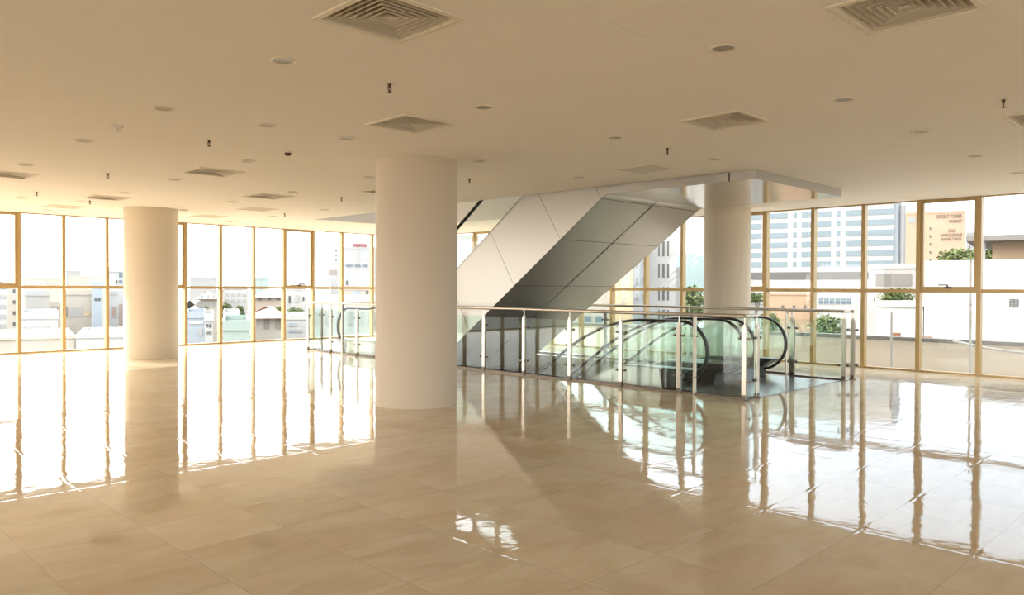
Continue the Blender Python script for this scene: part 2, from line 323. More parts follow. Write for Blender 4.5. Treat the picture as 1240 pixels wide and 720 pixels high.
# ------------------------------------------------------------------ escalators
SL = .713
RISE = 4.1
def zpath(Y, ztop, y0, w, rise=RISE):
    """flat at ztop, sloping down by SL from y0, flat again after the rise; parabolic blends of half-width w"""
    y1 = y0+rise/SL
    def ramp(t): return 0 if t < -w else (t if t > w else (t+w)**2/(4*w))
    return ztop-SL*(ramp(Y-y0)-ramp(Y-y1))
def ys_(a, b, n): return [a+(b-a)*i/(n-1) for i in range(n)]
YT, YBm = 4.92, 15.98            # ends of the truss
HT, HBt = 6.15, 7.59+13.37-6.15  # newel centres (top landing, lower landing)
def escalator(dz, X0, label, group, upper):
    W = 1.385; X1 = X0+W
    root = empty('escalator', (X0+W/2, 10.4, dz)); tag(root, label, 'escalator', group)
    ox, oy = X0+W/2, 10.4
    def P(b, name, m, sm=False, par=root):
        b.v = [(x-ox, y-oy, z) for x, y, z in b.v]; return b.build(name, m, par, sm)
    # truss cladding: a trough of two side faces and a bottom
    Y = ys_(5.32, YBm-.36, 150)
    deck = [(y, zpath(y, .30, 7.27, .35)) for y in Y]; bot = [(y, zpath(y, -1.2, 7.42, .03)) for y in Y]
    bot = [(y, max(z, -4.1-1.05)) for y, z in bot]
    for xa, xb in ((X0, X0+.05), (X1-.05, X1)):
        pass
    b = MB()
    pl = [(y, min(z-.004, -.012) if y < 6.36 else z-.004) for y, z in deck]
    k0 = [i for i, y in enumerate(Y) if y < 6.36]; k1 = [i for i, y in enumerate(Y) if y >= 6.36 and y <= 14.62]
    top = [(y, -.012 if y < 6.36 else (z-.006 if y <= 14.62 else -RISE-.012)) for y, z in deck]
    b.strip_x(top, bot, X0, X0+.03)
    b.strip_x(top, bot, X1-.03, X1)
    P(b, 'side_cladding', 'clad')
    b = MB(); t2 = [(y, z+.03) for y, z in bot]; b.strip_x(t2, bot, X0+.001, X1-.001); P(b, 'soffit_cladding', 'clad')
    # flat lip under the upper landing, hanging just below the ceiling
    b = MB(); b.box(X0, X1, YT, 5.30, -1.2, -1.085); P(b, 'soffit_edge', 'clad')
    b = MB(); b.box(X0+.002, X1-.002, YT+.004, 7.41, -1.204, -1.2); P(b, 'landing_soffit', 'soffit')
    # panel seams
    for sY in (7.50, 8.34, 9.40, 10.55, 11.8, 13.1):
        b = MB()
        for xs_ in ((X0-.0015, X0), (X1, X1+.0015)):
            zb = zpath(sY, -1.2, 7.42, .03); zt = zpath(sY+.60, .30, 7.27, .35)
            b.prism_x([(sY, zb), (sY+.008, zb), (sY+.60+.008, zt-.01), (sY+.60, zt-.01)], *xs_)
        z0_ = zpath(sY, -1.2, 7.42, .03)
        b.prism_x([(sY, z0_-.0015), (sY+.008, z0_-.0015-.008*SL), (sY+.008, z0_), (sY, z0_+.004)], X0, X1)
        P(b, 'panel_seam', 'seam')
    b = MB(); e = X1 if upper == 0 else X0
    b.strip_x([(y, z+.001) for y, z in bot], [(y, z-.0015) for y, z in bot], e-.004, e+.004); P(b, 'centre_seam', 'seam')
    # steps, combs, landing plates
    k = 0; y = 6.98
    while y < 12.9:
        z = zpath(y+.2, 0, 7.0, .5); s = MB(); z = z-.004
        s.box(X0+.29, X1-.29, y, y+.40, z-.05, z); s.box(X0+.29, X1-.29, y, y+.02, z-.24, z-.05)
        P(s, 'step', 'step'); y += .402
    for a, c, zz in ((YT, 7.0, .0), (13.0, YBm-.02, -RISE)):
        s = MB(); s.box(X0+.002, X1-.002, a, c, zz+.001, zz+.008)
        for q in range(1, 4): s.box(X0+.3, X1-.3, a+(c-a)*q/4-.003, a+(c-a)*q/4+.003, zz+.008, zz+.0095)
        P(s, 'floor_plate', 'plate')
    # balustrades
    for side, xc in ((-1, X0+.17), (1, X1-.175)):
        # deck (skirt) with black newel bases
        Yd = ys_(6.36, 14.62, 130)
        xo = X0 if side < 0 else X1; xi = xc+.115 if side < 0 else xc-.115
        td = [(q, zpath(q, .30, 7.27, .35)) for q in Yd]
        s = MB(); s.strip_x([(a, z) for a, z in td], [(a, z-.02) for a, z in td], xi, xo); P(s, 'deck', 'deck')
        s = MB(); s.strip_x([(a, z-.02) for a, z in td], [(a, zpath(a, -.1, 7.1, .4)) for a, z in td], xi-.004*side*-1, xi+.012*side); P(s, 'skirt', 'black')
        for yy0, yy1, zz, sg in ((6.36, 6.06, 0, -1), (14.62, 14.92, -RISE, 1)):
            s = MB(); s.prism_x([(yy0, zz+.302), (yy0, zz+.009), (yy1+.10*-sg, zz+.009), (yy1+.08*-sg, zz+.14), (yy1-.12*-sg, zz+.27), (yy1-.16*-sg, zz+.302)], min(xi, xo)+.012, max(xi, xo)-.012)
            P(s, 'newel_base', 'black')
        # handrail path
        r = .43; zc = .98-r
        pts = [(HT-r*sin(a), zc-r*cos(a)) for a in ys_(0.15, pi, 22)]
        pts += [(q, zpath(q, .98, 7.59, .85)) for q in ys_(HT+.06, HBt-.06, 110)]
        pts += [(HBt+r*sin(a), zc-RISE+r*cos(a)) for a in ys_(0, pi-.15, 22)]
        sec = [(-.038, -.012), (-.030, .010), (0, .018), (.030, .010), (.038, -.012), (.026, -.022), (-.026, -.022)]
        s = MB(); vs = []; fs = []; m_ = len(sec)
        nrm = []
        for i, p in enumerate(pts):
            a, c = pts[max(i-1, 0)], pts[min(i+1, len(pts)-1)]; ty, tz = c[0]-a[0], c[1]-a[1]; l = math.hypot(ty, tz); nrm.append((-tz/l, ty/l))
            nn = nrm[-1]
            vs += [(xc+sx, p[0]+nn[0]*sn, p[1]+nn[1]*sn) for sx, sn in sec]
        for i in range(len(pts)-1):
            for j in range(m_): fs.append((i*m_+j, i*m_+(j+1) % m_, (i+1)*m_+(j+1) % m_, (i+1)*m_+j))
        fs += [tuple(range(m_)), tuple(range((len(pts)-1)*m_, len(pts)*m_))]; s.add(vs, fs); P(s, 'handrail', 'rubber', True)
        # glass between deck and handrail, following the newels: slices between joints
        inner = [(p[0]-nn[0]*.025, p[1]-nn[1]*.025) for p, nn in zip(pts, nrm)]
        low = []
        for q in inner:
            yy = min(max(q[0], HT-.02), HBt+.02); low.append((yy, zpath(yy, .30, 7.27, .35)-.01))
        s = MB(); a0 = 21
        low0 = [(HT-.0, .13)]
        s.strip_x(inner[21:-22], low[21:-22], xc-.005, xc+.005)
        fan = [(HT+.05, .20)]+inner[:22]; s.prism_x(fan, xc-.005, xc+.005)
        fan = [(HBt-.05, .20-RISE)]+inner[-22:][::-1]; s.prism_x(fan, xc-.005, xc+.005)
        P(s, 'balustrade_glass', 'epane')
        # slim steel edge strip along the deck
        s = MB(); s.strip_x([(a, z+.006) for a, z in td], [(a, z) for a, z in td], xo-.012*side, xo); P(s, 'deck_trim', 'steel')
    return root
XA, XC = 9.43, 10.815
escalator(0, XA, 'near escalator going down, its black handrails curling at the railing gap', 'escalators going down', 0)
escalator(0, XC, 'far escalator going down, nearer the right windows than its twin', 'escalators going down', 1)
escalator(RISE, XA, 'near escalator rising to the ceiling opening, silver cladded side in view', 'escalators going up', 0)
escalator(RISE, XC, 'far escalator rising to the ceiling opening, beyond its silver twin', 'escalators going up', 1)

# ------------------------------------------------------------------ guardrails
def guardrail(label, path, posts, thin=(), drop=None, panels=()):
    root = empty('guardrail', (path[0][0], path[0][1], 0)); tag(root, label, 'railing'); ox, oy = path[0][:2]
    def P(b, name, m, par=root, sm=False):
        b.v = [(x-ox, y-oy, z) for x, y, z in b.v]; return b.build(name, m, par, sm)
    ZR = 1.095
    pts = [(x, y, ZR) for x, y in path]
    s = MB()
    if drop:   # the tube bends down to the floor at the last point
        lx, ly = path[-1]; px_, py_ = path[-2]; dv = Vector((lx-px_, ly-py_)).normalized(); rr = .07
        pts = pts[:-1]+[(lx-dv.x*rr*(1-sin(a)), ly-dv.y*rr*(1-sin(a)), ZR-rr*(1-cos(a))) for a in ys_(0, pi/2, 8)]+[(lx, ly, .01)]
        s.tube(pts, .022, 12)
    else:
        for i in range(len(pts)-1): s.tube([pts[i], pts[i+1]], .025, 14)
        for p in pts[1:-1]: s.lathe(p[0], p[1], [(0, ZR-.026), (.018, ZR-.018), (.026, ZR), (.018, ZR+.018), (0, ZR+.026)], 12)
    P(s, 'handrail', 'steel', sm=True)
    for x, y, dx, dy in posts:      # twin-bar post, bars side by side across the rail line
        s = MB(); nx, ny = -dy, dx
        for sg in (-1, 1):
            cx, cy = x+nx*sg*.016, y+ny*sg*.016; hw = .030
            a = (abs(dx)*hw+abs(nx)*.006, abs(dy)*hw+abs(ny)*.006)
            s.box(cx-a[0], cx+a[0], cy-a[1], cy+a[1], .012, .93)
            top = [(cx-a[0], cy-a[1]), (cx+a[0], cy-a[1]), (cx+a[0], cy+a[1]), (cx-a[0], cy+a[1])]
            n0 = len(s.v); s.v += [(p, q, .93) for p, q in top]+[(cx+(p-cx)*.35, cy+(q-cy)*.35, .985) for p, q in top]
            s.f += [(n0+i, n0+(i+1) % 4, n0+4+(i+1) % 4, n0+4+i) for i in range(4)]+[(n0+4, n0+5, n0+6, n0+7)]
        s.cyl(x, y, .90, ZR-.02, .008, 10)
        po = P(s, 'post', 'steel')
        s = MB(); s.cyl(x, y, .001, .014, .055, 20); s.box(x-.028, x+.028, y-.028, y+.028, .014, .07); P(s, 'base_plate', 'dsteel', po)
        for z in (.24, .80):
            s = MB()
            s.tube([(x-dx*.075, y-dy*.075, z), (x+dx*.075, y+dy*.075, z)], .009, 8)
            for e in (-.07, .07): s.tube([(x+dx*e-nx*.022, y+dy*e-ny*.022, z), (x+dx*e+nx*.022, y+dy*e+ny*.022, z)], .018, 10)
            P(s, 'glass_clamp', 'dsteel', po)
    for x, y in thin:
        s = MB(); s.box(x-.018, x+.018, y-.018, y+.018, .01, ZR-.02); po = P(s, 'post', 'steel')
        for z in (.24, .80):
            s = MB(); s.tube([(x, y-.06, z), (x, y+.06, z)], .010, 8); P(s, 'glass_clamp', 'dsteel', po)
    for (x0, y0, x1, y1) in panels:
        s = MB(); hx = .006 if abs(x1-x0) < 1e-6 else 0; hy = .006 if abs(y1-y0) < 1e-6 else 0
        s.box(min(x0, x1)-hx, max(x0, x1)+hx, min(y0, y1)-hy, max(y0, y1)+hy, .045, .95); P(s, 'glass_panel', 'rpane')
        s = MB(); s.box(min(x0, x1)-hx*2.5, max(x0, x1)+hx*2.5, min(y0, y1)-hy*2.5, max(y0, y1)+hy*2.5, .001, .028); P(s, 'floor_channel', 'dsteel')
    return root
XN = 9.2
py = [4.94, 5.93, 6.93, 7.93, 8.93, 9.91, 10.90, 11.88, 12.86, 13.86, 14.89, 15.86]
guardrail('long stainless and glass guardrail along the near side of the escalators',
          [(9.53, 4.94), (XN, 4.94), (XN, 15.93), (9.60, 15.95)],
          [(XN, y, 0, 1) for y in py]+[(9.53, 4.94, 1, 0), (9.60, 15.95, 1, 0)], thin=[(XN, 5.68), (XN, 14.43)],
          panels=[(XN, py[i]+.04, XN, py[i+1]-.04) for i in range(len(py)-1)]+[(XN+.04, 4.94, 9.49, 4.94), (XN+.04, 15.95, 9.56, 15.95)])
XF = 12.60
pf = [4.88, 5.90, 6.90, 7.91, 8.90, 9.89, 10.88, 11.87, 12.86, 13.85, 14.85, 15.85]
guardrail('long stainless guardrail on the window side of the escalators',
          [(XF, 4.86), (XF, 15.93)], [(XF, y, 0, 1) for y in pf], panels=[(XF, pf[i]+.04, XF, pf[i+1]-.04) for i in range(1, len(pf)-1)])
guardrail('short glass guardrail whose steel rail bends down beside the far newel',
          [(12.56, 4.92), (12.35, 4.92), (12.35, 5.87)], [(12.35, 4.92, 0, 1), (12.35, 5.76, 0, 1)], drop=True, panels=[(12.35, 4.96, 12.35, 5.72)])

# ------------------------------------------------------------------ ceiling fittings
def diffuser(x, y, label):
    root = empty('air_diffuser', (x, y, H)); tag(root, label, 'air vent', 'four-way louvred air diffusers in the ceiling')
    def ring(b, a0, z0, a1, z1, t=.003):
        o_ = [(-1, -1), (1, -1), (1, 1), (-1, 1)]
        vs = [(sx*a0, sy*a0, z0) for sx, sy in o_]+[(sx*a1, sy*a1, z1) for sx, sy in o_]+[(sx*(a0+t), sy*(a0+t), z0+t) for sx, sy in o_]+[(sx*(a1+t), sy*(a1+t), z1+t) for sx, sy in o_]
        fs = []
        for i in range(4):
            j = (i+1) % 4; fs += [(i, j, 4+j, 4+i), (8+i, 12+i, 12+j, 8+j), (i, 8+i, 8+j, j), (4+i, 4+j, 12+j, 12+i)]
        b.add(vs, fs)
    b = MB(); ring(b, .315, -.010, .285, -.012, .002); ring(b, .318, .0, .318, -.010, .001); ring(b, .285, -.012, .268, .02, .002); b.build('frame', 'gframe', root)
    b = MB()
    for k in range(6):
        a = .045+.040*k; ring(b, a, .055, a+.034, .002, .002); ring(b, a+.034, .002, a+.035, -.006, .002)
    b.box(-.02, .02, -.02, .02, .0, .004); ring(b, .002, .03, .040, -.002, .002)
    b.build('louvers', 'grille', root)
    b = MB(); b.box(-.275, .275, -.275, .275, .16, .17)
    for s in (-1, 1): b.box(s*.272, s*.276, -.276, .276, .03, .17); b.box(-.276, .276, s*.272, s*.276, .03, .17)
    b.build('plenum', 'plenum', root)
    return root
for (x, y), l in zip(DIFF, ['at the top of the view left of centre', 'at the top right of the view', 'above the nearest column', 'above the escalator side, right of the hatch',
                            'in the left half, in line with the rear left column', 'cut by the right edge of the view', 'cut by the left edge of the view', 'nearest the left windows',
                            'between the rear left column and the guardrail end', 'just left of the nearest column top, further back']):
    diffuser(x, y, 'square louvred air diffuser '+l)
for (x, y), l in zip(GRIL, ['above the silver escalator', 'close to the windows at far left', 'right of the rear left column', 'last before the left window wall']):
    root = empty('return_grille', (x, y, H)); tag(root, 'flat square return air grille in the ceiling '+l, 'air vent', 'flat return grilles in the ceiling')
    b = MB(); g0, g1 = .27, .315
    b.box(-g1, g1, -g1, -g0, -.008, .002); b.box(-g1, g1, g0, g1, -.008, .002); b.box(-g1, -g0, -g0, g0, -.008, .002); b.box(g0, g1, -g0, g0, -.008, .002); b.build('frame', 'gframe', root)
    b = MB()
    for k in range(27):
        c = -.26+.02*k; b.add([(-g0, c-.0098, .003), (g0, c-.0098, .003), (g0, c+.0098, -.002), (-g0, c+.0098, -.002), (-g0, c-.0098, .005), (g0, c-.0098, .005), (g0, c+.0098, .0), (-g0, c+.0098, .0)],
                              [(0, 1, 2, 3), (7, 6, 5, 4), (0, 4, 5, 1), (3, 2, 6, 7)])
    b.build('slats', 'grille', root)
    b = MB(); b.box(-.285, .285, -.285, .285, .09, .10); b.build('plenum', 'plenum', root)
b = MB(); s_ = HS-.003; b.box(-s_, s_, -s_, s_, .0005, .012); o = b.build('access_hatch', 'plaster', loc=(*HATCH, H)); tag(o, 'square access hatch flush in the ceiling near the camera', 'hatch')

gx = [2.62, 4.52, 6.42, 8.31, 10.20, 12.09]; gy = [2.58, 4.91, 6.99, 9.15, 11.52, 13.72, 15.88, 18.04]
DL = [(2.66, 4.91), (4.53, 2.60), (2.63, 6.98), (4.55, 4.92), (3.60, 6.98), (4.50, 6.98), (2.61, 9.15), (6.42, 4.93), (8.31, 4.88), (6.44, 2.59), (8.28, 2.57), (10.20, 2.57), (12.09, 2.54),
      (4.46, 9.13), (6.45, 7.04), (8.35, 7.05), (2.59, 11.51), (4.48, 11.50), (4.53, 13.73), (6.42, 11.56), (3.52, 15.85), (4.46, 15.80), (4.46, 18.04), (6.40, 15.94), (6.40, 13.72), (6.31, 9.21),
      (8.33, 13.72), (8.33, 15.90), (8.33, 18.0), (10.2, 18.0)]
DLL = ['largest in view, left of the top diffuser', 'right of the access hatch', 'left of the nearest sprinkler row', 'right of the nearest column top', 'small one between two larger rings left of centre',
       'just left of the nearest column', 'far left under the ceiling sheen', 'above the silver soffit edge', 'between right diffuser and metal soffit', 'right half, nearer one of the diagonal row',
       'right half, second of the diagonal row', 'right half, third of the diagonal row', 'at the right edge above the windows', 'in the left half beside the smoke detector', 'just right of the nearest column by the sprinkler',
       'above the rising escalator', 'at the left edge near the cut diffuser', 'above the rear left column, nearer', 'directly over the rear left column', 'between rear left column and nearest column',
       'far left beside a small sprinkler', 'second near the flat grille at far left', 'next to the left window head', 'behind the rear left column, window side', 'right of the rear left column top', 'hidden edge beside the nearest column',
       'near the guardrail end', 'over the guardrail end', 'near the window head above the guardrail', 'at the window head beyond the escalators']
proto = None
for (x, y), l in zip(DL, DLL):
    if proto is None:
        root = empty('downlight', (x, y, H))
        b = MB(); b.lathe(0, 0, [(.092, .0), (.092, -.006), (.080, -.011), (.070, -.006), (.066, .004)], 40); b.build('trim_ring', 'dltrim', root, True)
        b = MB(); b.lathe(0, 0, [(.067, -.004), (.05, -.0022), (.0001, -.0012)], 40); b.build('lens', 'dllens', root, True)
        proto = root
    else: root = copy_tree(proto); root.location = (x, y, H)
    tag(root, 'unlit round recessed downlight '+l, 'ceiling light', 'recessed downlights in the ceiling')
SP = [(3.53, 4.88), (3.54, 8.15), (3.59, 11.55), (3.47, 14.70), (4.50, 15.46), (7.40, 8.29), (7.31, 4.88), (7.35, 1.65), (7.39, 11.62), (8.17, 15.05)]
SPL = ['large, above and left of the nearest column', 'in the left half above the hazy ceiling band', 'further left over the rear left column', 'at far left over the windows', 'near the left window head',
       'just right of the nearest column', 'above the silver soffit, right of centre', 'at the right edge by the cut diffuser', 'left of the nearest column, further back', 'close to the left window head by the guardrail']
proto = None
for (x, y), l in zip(SP, SPL):
    if proto is None:
        root = empty('ceiling_sprinkler', (x, y, H))
        b = MB(); b.lathe(0, 0, [(.0001, -.004), (.034, -.004), (.036, .003)], 20); b.build('escutcheon', 'white', root, True)
        b = MB(); b.cyl(0, 0, -.03, -.004, .013, 12)
        for s in (-1, 1): b.tube([(s*.012, 0, -.02), (s*.017, 0, -.042), (s*.004, 0, -.066)], .003, 6)
        b.cyl(0, 0, -.062, -.03, .004, 8); b.cyl(0, 0, -.071, -.067, .017, 16); b.build('body', 'brass', root, True)
        proto = root
    else: root = copy_tree(proto); root.location = (x, y, H)
    tag(root, 'dark pendant sprinkler on the ceiling '+l, 'sprinkler', 'pendant sprinklers')
for x, y, l in ((4.48, 8.18, 'small round smoke detector on the ceiling left of the nearest column'), (2.61, 8.11, 'small white detector on the ceiling at left, tilted cone shape')):
    root = empty('smoke_detector', (x, y, H)); tag(root, l, 'smoke detector')
    b = MB(); b.lathe(0, 0, [(.052, 0), (.052, -.012), (.046, -.016)], 28); b.cyl(0, 0, -.016, -.014, .046, 28); b.build('base', 'white', root, True)
    b = MB(); b.lathe(0, 0, [(.036, -.016), (.034, -.036), (.022, -.047), (.0001, -.049)], 28); b.build('sensor', 'brass' if x > 3 else 'white', root, True)

# ------------------------------------------------------------------ outside
def om(name, col, rough=.8, metal=0, noise=.04, ns=.4): return mat(name, col, rough, metal, noise=noise, nscale=ns)
M['b_white'] = om('white_render', (0.310, 0.310, 0.304)); M['b_cream'] = om('cream_render', (0.285, 0.260, 0.217)); M['b_grey'] = om('grey_render', (0.205, 0.211, 0.211))
M['b_peach'] = om('peach_render', (0.322, 0.223, 0.149)); M['b_orange'] = om('orange_render', (.46, .34, .22)); M['b_blue'] = om('blue_grey_render', (0.186, 0.211, 0.236))
M['b_conc'] = om('concrete', (0.161, 0.155, 0.143)); M['b_roof'] = om('grey_roof', (0.136, 0.130, 0.118)); M['b_tile'] = om('red_tile_roof', (0.186, 0.093, 0.068))
M['b_win'] = mat('blue_window_band', (.085, .125, .15), .25, 0, .6); M['b_dark'] = mat('dark_window', (0.056, 0.056, 0.056), .35)
M['t_white'] = om('bright_white_render', (.34, .34, .33)); M['t_cream'] = om('terrace_cream_render', (.56, .51, .44)); M['b_lettered'] = om('faded_peach_render', (.31, .215, .15)); M['b_teal'] = om('teal_netting', (0.124, 0.186, 0.174)); M['leaf'] = om('leaves', (0.071, 0.099, 0.025), .7, noise=.35, ns=.8); M['bark'] = om('bark', (0.099, 0.074, 0.050))  # t_white is a lighter white render than b_white
M['ground'] = om('city_ground', (0.149, 0.143, 0.130), .9, noise=.15, ns=.05); M['hill'] = om('haze_tinted_hill', (0.081, 0.118, 0.118), .9, noise=.2, ns=.004)  # hill tinted blue-green, distance haze put into its colour
M['brick'] = om('brick_red', (0.236, 0.099, 0.062)); M['pvc'] = mat('white_pvc', (0.341, 0.335, 0.322), .4)
for k_, c_ in dict(white=(0.360, 0.360, 0.353), cream=(0.360, 0.331, 0.288), grey=(0.288, 0.288, 0.281), peach=(0.360, 0.302, 0.252), blue=(0.259, 0.295, 0.331), teal=(0.245, 0.302, 0.281), tile=(0.302, 0.216, 0.180), conc=(0.230, 0.202, 0.173)).items():
    M['l_'+k_] = om('pale_%s_render' % k_, c_)  # town colours lightened and greyed, bright haze is put into the paint
GZ = -14.
UR, UL = Vector((0, -1)), Vector((1, 0))
_r = ray(-960, 349); UH = -Vector((_r[0], _r[1])).normalized()
class Facade:
    def __init__(s, px, d, u):
        r = ray(px, 349)*(d/F); s.p = Vector((r[0], r[1])); s.u = u; s.n = Vector((u.y, -u.x))   # n points to the viewer side
        if s.n.dot(s.p) > 0: s.n = -s.n
        s.a = math.atan2(u.y, u.x)
    def hit(s, x, y):
        r = ray(x, y); t = s.p.dot(s.n)/(r[0]*s.n.x+r[1]*s.n.y); P = O+r*t
        return (Vector((P[0], P[1]))-s.p).dot(s.u), P[2]
def building(label, px0, px1, ytop, d, u, m='b_white', depth=14., wins=(), wm='b_win', zb=GZ, roof=None, cat='building', name='building', extra=None, par=.5, free=False):
    depth = min(depth, 9.) if not free else depth
    if not free: u = Vector((_v := ray((px0+px1)/2, 349))[:2]).normalized(); u = Vector((u.y, -u.x))     # faces roughly towards the hall
    fc = Facade(px0, d, u); a1, _ = fc.hit(px1, 349); _, zt = fc.hit((px0+px1)/2, ytop)
    if roof: zt -= roof[1]
    root = empty(name, (fc.p.x, fc.p.y, zb), fc.a); tag(root, label, cat)
    back = 1 if Vector((-fc.n.x, -fc.n.y)).dot(Vector((-u.y, u.x))) > 0 else -1     # local +y or -y is away from the viewer
    def bx(b, a0, a1_, d0, d1, z0, z1): return b.box(a0, a1_, back*d0, back*d1, z0-zb, z1-zb)
    b = MB(); bx(b, 0, a1, 0, depth, zb, zt)
    b.build('wall', m, root)
    if par:
        b = MB(); t = min(.25, abs(a1)*.05)
        bx(b, -.05, a1+.05, -.08, t, zt, zt+par); bx(b, -.05, a1+.05, depth-t, depth+.05, zt, zt+par); bx(b, -.05, t, t, depth-t, zt, zt+par); bx(b, a1-t, a1+.05, t, depth-t, zt, zt+par)
        b.build('parapet', m, root)
    if roof:
        b = MB(); h = roof[1]; e = .6
        b.add([(-e, -e*back, zt-zb), (a1+e, -e*back, zt-zb), (a1+e, back*(depth+e), zt-zb), (-e, back*(depth+e), zt-zb), (e*2, back*depth/2, zt-zb+h), (a1-e*2, back*depth/2, zt-zb+h)],
                          [(0, 1, 5, 4), (1, 2, 5), (2, 3, 4, 5), (3, 0, 4), (0, 3, 2, 1)]); b.build('roof', roof[0], root)
    for w in wins:
        x0, y0, x1, y1 = w[:4]; c0, zz1 = fc.hit(x0, (y0)); c1, zz0 = fc.hit(x1, y1)
        if len(w) > 5: pass
        b = MB(); bx(b, c0, c1, -.06, .05, zz0, zz1); fr = min(.08, abs(c1-c0)*.08)
        wo = b.build('window', w[4] if len(w) > 4 else wm, root)
        if abs(c1-c0) > 1.2 and d < 120:
            b = MB()
            for q in (0, 1): bx(b, c0-fr+q*(c1-c0), c0+fr+q*(c1-c0), -.10, -.06, zz0, zz1)
            bx(b, c0, c1, -.10, -.06, zz0-fr, zz0+fr); bx(b, c0, c1, -.10, -.06, zz1-fr, zz1+fr); bx(b, (c0+c1)/2-fr*.6, (c0+c1)/2+fr*.6, -.10, -.06, zz0, zz1)
            b.build('window_frame', 'b_white', wo)
    if extra: extra(root, fc, bx, zt, a1, zb, back)
    return root
def grid_w(x0, x1, nx, y0, y1, ny, wx, wy, *m):
    return [(x0+(x1-x0)*i/max(nx-1, 1)-wx/2, y0+(y1-y0)*j/max(ny-1, 1)-wy/2, x0+(x1-x0)*i/max(nx-1, 1)+wx/2, y0+(y1-y0)*j/max(ny-1, 1)+wy/2, *m) for i in range(nx) for j in range(ny)]
def lettering(root, fc, text, xl, xr, yc, hpx, m, back, zb, out=.1):
    a0, z = fc.hit(xl, yc); a1, _ = fc.hit(xr, yc); _, z1 = fc.hit((xl+xr)/2, yc-hpx/2); _, z0 = fc.hit((xl+xr)/2, yc+hpx/2)
    cu = bpy.data.curves.new('lettering', 'FONT'); cu.body = text; cu.size = 1; cu.extrude = .04; cu.align_x = 'CENTER'; cu.align_y = 'CENTER'; cu.materials.append(M[m])
    o = bpy.data.objects.new('lettering', cu); C.objects.link(o)
    bpy.context.view_layer.update(); w, h = o.dimensions.x or 1, o.dimensions.y or 1
    me = bpy.data.meshes.new_from_object(o); bpy.data.objects.remove(o)
    o = bpy.data.objects.new('lettering', me); C.objects.link(o); o.parent = root
    o.location = ((a0+a1)/2, -back*out, z-zb); o.rotation_euler = (pi/2, 0, 0 if back > 0 else pi)
    o.scale = (abs(a1-a0)/w, (z1-z0)/h, 1)
    return o

tag(MB().box(-600, 3600, -1500, 3600, GZ-.5, GZ).build('ground', 'ground'), 'pale street level ground of the city outside', 'ground', kind='structure')

# --- right side: hotel with blue window bands, rotated slightly
rows = [(0, 262.0), (1, 275.0), (2, 286.6), (3, 297.8), (4, 309.2), (5, 320.2)]
hw = []
fcH = Facade(905, 250, UH)
def hrow(xa, xb, k, h=2.6):
    # rows follow the facade's own perspective: heights taken at x=930, carried along in metres
    return (xa, xb, k, h)
def hotel_extra(root, fc, bx, zt, a1, zb, back):
    zs = [fc.hit(930, y)[1] for _, y in rows]; dzz = (zs[0]-zs[-1])/5
    for k in range(-2, 6):
        z = zs[0]-dzz*k
        for xa, xb in ((900, 922), (932.5, 953.5), (960.2, 964.6), (970.5, 978.5), (979.5, 1006), (1012.5, 1017.2), (1024.5, 1049), (1050, 1081)):
            if k < 0 and xa < 0: continue
            a, c = fc.hit(xa, 300)[0], fc.hit(xb, 300)[0]
            b = MB(); bx(b, a, c, -.15, .1, z-.85, z+.85); b.build('window', 'b_win', root)
    a, c = fc.hit(1081, 300)[0], fc.hit(1087.5, 300)[0]
    b = MB(); bx(b, a, c, .6, 13, zb, zt); b.build('side_bay', 'b_blue', root)
    a, c = fc.hit(1088.5, 300)[0], fc.hit(1096, 300)[0]; r_ = (c-a)/2
    b = MB(); b.cyl((a+c)/2, back*(r_+1), 0, fc.hit(1092, 248)[1]-zb, r_, 24); b.build('round_tower', 'b_grey', root, True)
    a, c = fc.hit(900, 333)[0], fc.hit(1062, 333)[0]; z = fc.hit(930, 333.5)[1]
    b = MB(); bx(b, a, c, -3.2, -3.0, z-1.3, z+1.0); b.build('window', 'b_dark', root)
    b = MB(); bx(b, a-1, c+8, -3.0, .5, zb, z+2.2); b.build('podium', 'b_white', root)
building('long white high-rise with rows of blue ribbon windows beyond the right wall', 905, 1081, 205, 250, UH, 'b_white', 22, extra=hotel_extra, free=True)

def orange_extra(root, fc, bx, zt, a1, zb, back):
    lettering(root, fc, 'SPORT TIMES', 1134, 1165, 262.5, 4.2, 'lettering', back, zb)
    lettering(root, fc, 'MARKET', 1149, 1165, 268, 3.4, 'lettering', back, zb)
    lettering(root, fc, 'GAS', 1148, 1157, 279.3, 3.4, 'lettering', back, zb)
    lettering(root, fc, 'WHOLESALE', 1139, 1165, 284.8, 3.6, 'lettering', back, zb)
    lettering(root, fc, 'BANK 7 POS', 1140, 1164, 289.8, 3.4, 'lettering', back, zb)
building('pale orange block with faded dark lettering on its side wall', 1096, 1168, 258.5, 170, UR, 'b_lettered', 16,
         wins=[(1100, 263, 1108.5, 270, 'b_grey')]+grid_w(1126.5, 1126.5, 1, 276.5, 315, 5, 2.2, 3, 'b_dark'), extra=orange_extra, name='lettered_building')
building('narrow pale grey apartment block right of the orange block', 1170, 1183, 283, 200, UR, 'b_grey', 12, wins=grid_w(1174, 1181, 2, 289, 309, 3, 2, 3, 'b_dark'))
